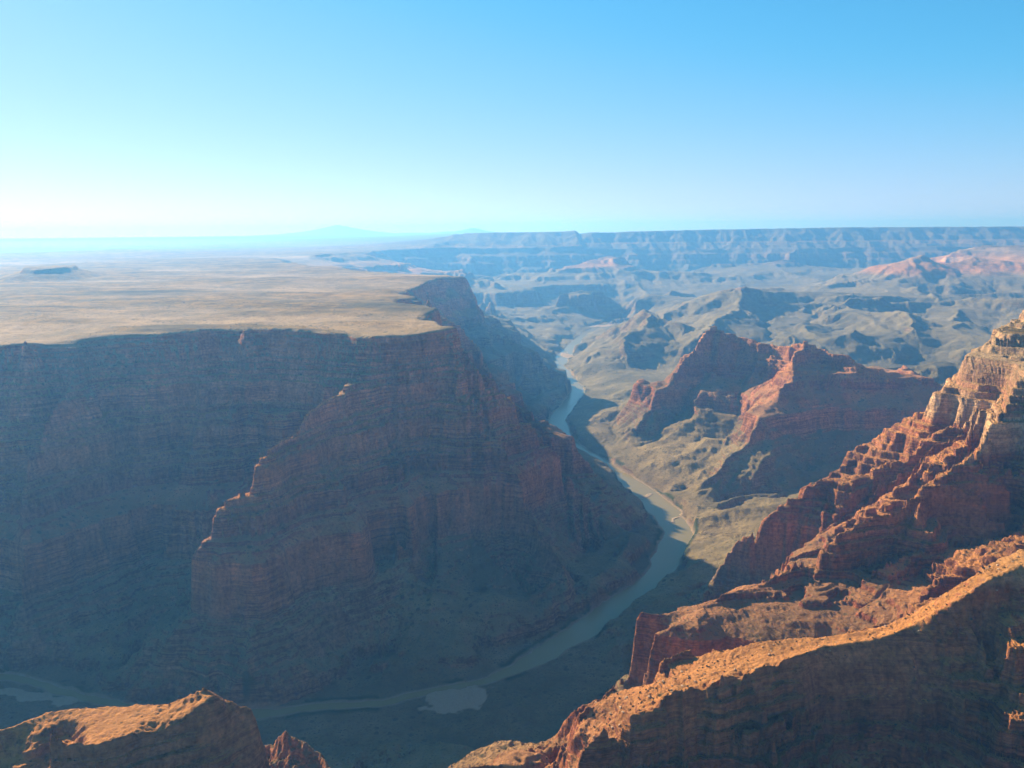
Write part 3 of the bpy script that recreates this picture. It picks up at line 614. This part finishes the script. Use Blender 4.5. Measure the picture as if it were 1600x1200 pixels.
for k, (x, y) in enumerate(bp):
    o = BM[k] if k < 4 else BM[k % 4].copy()
    if k >= 4: sc.collection.objects.link(o)
    q = rg.uniform(1.6, 4.2); o.location = (x, y, gz[k] - 0.15 * q); o.scale = (q, q * rg.uniform(.8, 1.2), q * rg.uniform(.7, 1.0)); o.rotation_euler = (0, 0, rg.uniform(0, 6.28))
    tag(o, 'pale angular boulder lying on the orange lit crest of the nearest ridge', 'boulder', None, 'boulders on the near crest')
def make_shrub(seed):
    rg = np.random.default_rng(seed); root = bpy.data.objects.new('juniper_shrub', None); sc.collection.objects.link(root)
    v, f = leaf_cloud(rg, 90, 1.5); c = mesh_np('crown', v, f, LEAF, False); c.parent = root
    a = np.linspace(0, 2 * np.pi, 6, endpoint=False); v = np.concatenate([np.stack([np.cos(a) * w_, np.sin(a) * w_, a * 0 + h_], 1) for h_, w_ in ((-0.6, .28), (0.5, .2), (1.4, .08))])
    f = np.array([(6 * l_ + k_, 6 * l_ + (k_ + 1) % 6, 6 * l_ + 6 + (k_ + 1) % 6, 6 * l_ + 6 + k_) for l_ in (0, 1) for k_ in range(6)])
    t = mesh_np('trunk', v, f, BARK, False); t.parent = root; return root
SH = [make_shrub(k) for k in range(3)]
sp = crest_points(180, 15, 50); gz = ground(sp[:, 0], sp[:, 1])
for k, (x, y) in enumerate(sp):
    if k < 3: o = SH[k]
    else:
        o = SH[k % 3].copy(); sc.collection.objects.link(o)
        for ch in SH[k % 3].children:
            c = ch.copy(); sc.collection.objects.link(c); c.parent = o
    q = rg.uniform(0.8, 1.9); o.location = (x, y, gz[k]); o.scale = (q, q, q * rg.uniform(.8, 1.1)); o.rotation_euler = (0, 0, rg.uniform(0, 6.28))
    tag(o, 'small dark juniper shrub on the orange lit crest of the nearest ridge', 'shrub', None, 'juniper shrubs on the near crest')
# the countless brush of the plateau edge and the slopes, one mass
rg = np.random.default_rng(21); n = 60000
th = np.radians(rg.uniform(-36, 34, n)); rr_ = np.exp(rg.uniform(math.log(1900), math.log(7500), n)); bx = (rr_ * np.sin(th)).astype(F); by = (rr_ * np.cos(th)).astype(F)
keep = fbm(bx, by, 380.0, 4, 141) > 0.18; bx, by = bx[keep], by[keep]
h0 = ground(bx, by); h1 = ground(bx + 8, by); h2 = ground(bx, by + 8); slp = np.hypot(h1 - h0, h2 - h0) / 8
plt_ = (h0 > 1062) & (bx < 0); keep = (slp < 0.55) & (h0 > 4) & (plt_ | ((bx > 300) & (np.hypot(bx, by) < 4200)))
bx, by, h0 = bx[keep], by[keep], h0[keep]; n = len(bx); print('brush', n)
lv, lf = leaf_cloud(rg, 12, 1.0); sz = rg.uniform(1.2, 3.0, n)
V = (lv[None] * sz[:, None, None] + np.stack([bx, by, h0], 1)[:, None]).reshape(-1, 3)
Q_ = (lf[None] + (np.arange(n) * len(lv))[:, None, None]).reshape(-1, 4)
tag(mesh_np('desert_scrub', V, Q_, LEAF, False), 'dark desert scrub speckling the plateau edge and the right slopes', 'scrub', 'stuff')

# ------------------------------------------------------------------ haze
hm = bpy.data.materials.new('haze_air'); hm.use_nodes = True; ht = hm.node_tree; ht.nodes.clear()
ho = ht.nodes.new('ShaderNodeOutputMaterial'); hv = ht.nodes.new('ShaderNodeVolumePrincipled')
hv.inputs['Color'].default_value = (0.13, 0.44, 1.0, 1); hv.inputs['Density'].default_value = 4.1e-5; hv.inputs['Anisotropy'].default_value = 0.4; hv.inputs['Absorption Color'].default_value = (.38, .38, .38, 1)
ht.links.new(hv.outputs[0], ho.inputs['Volume'])
hx, hy0, hy1, hz0, hz1 = 90000., -3000., 90000., -10., 2300.
hc = np.array([(sx, sy, sz) for sz in (hz0, hz1) for sy in (hy0, hy1) for sx in (-hx, hx)])
hq = np.array([(0, 2, 3, 1), (4, 5, 7, 6), (0, 1, 5, 4), (2, 6, 7, 3), (0, 4, 6, 2), (1, 3, 7, 5)])
hz = mesh_np('haze', hc, hq, hm, False); tag(hz, 'thin blue air haze filling the canyon country', 'haze', 'stuff')
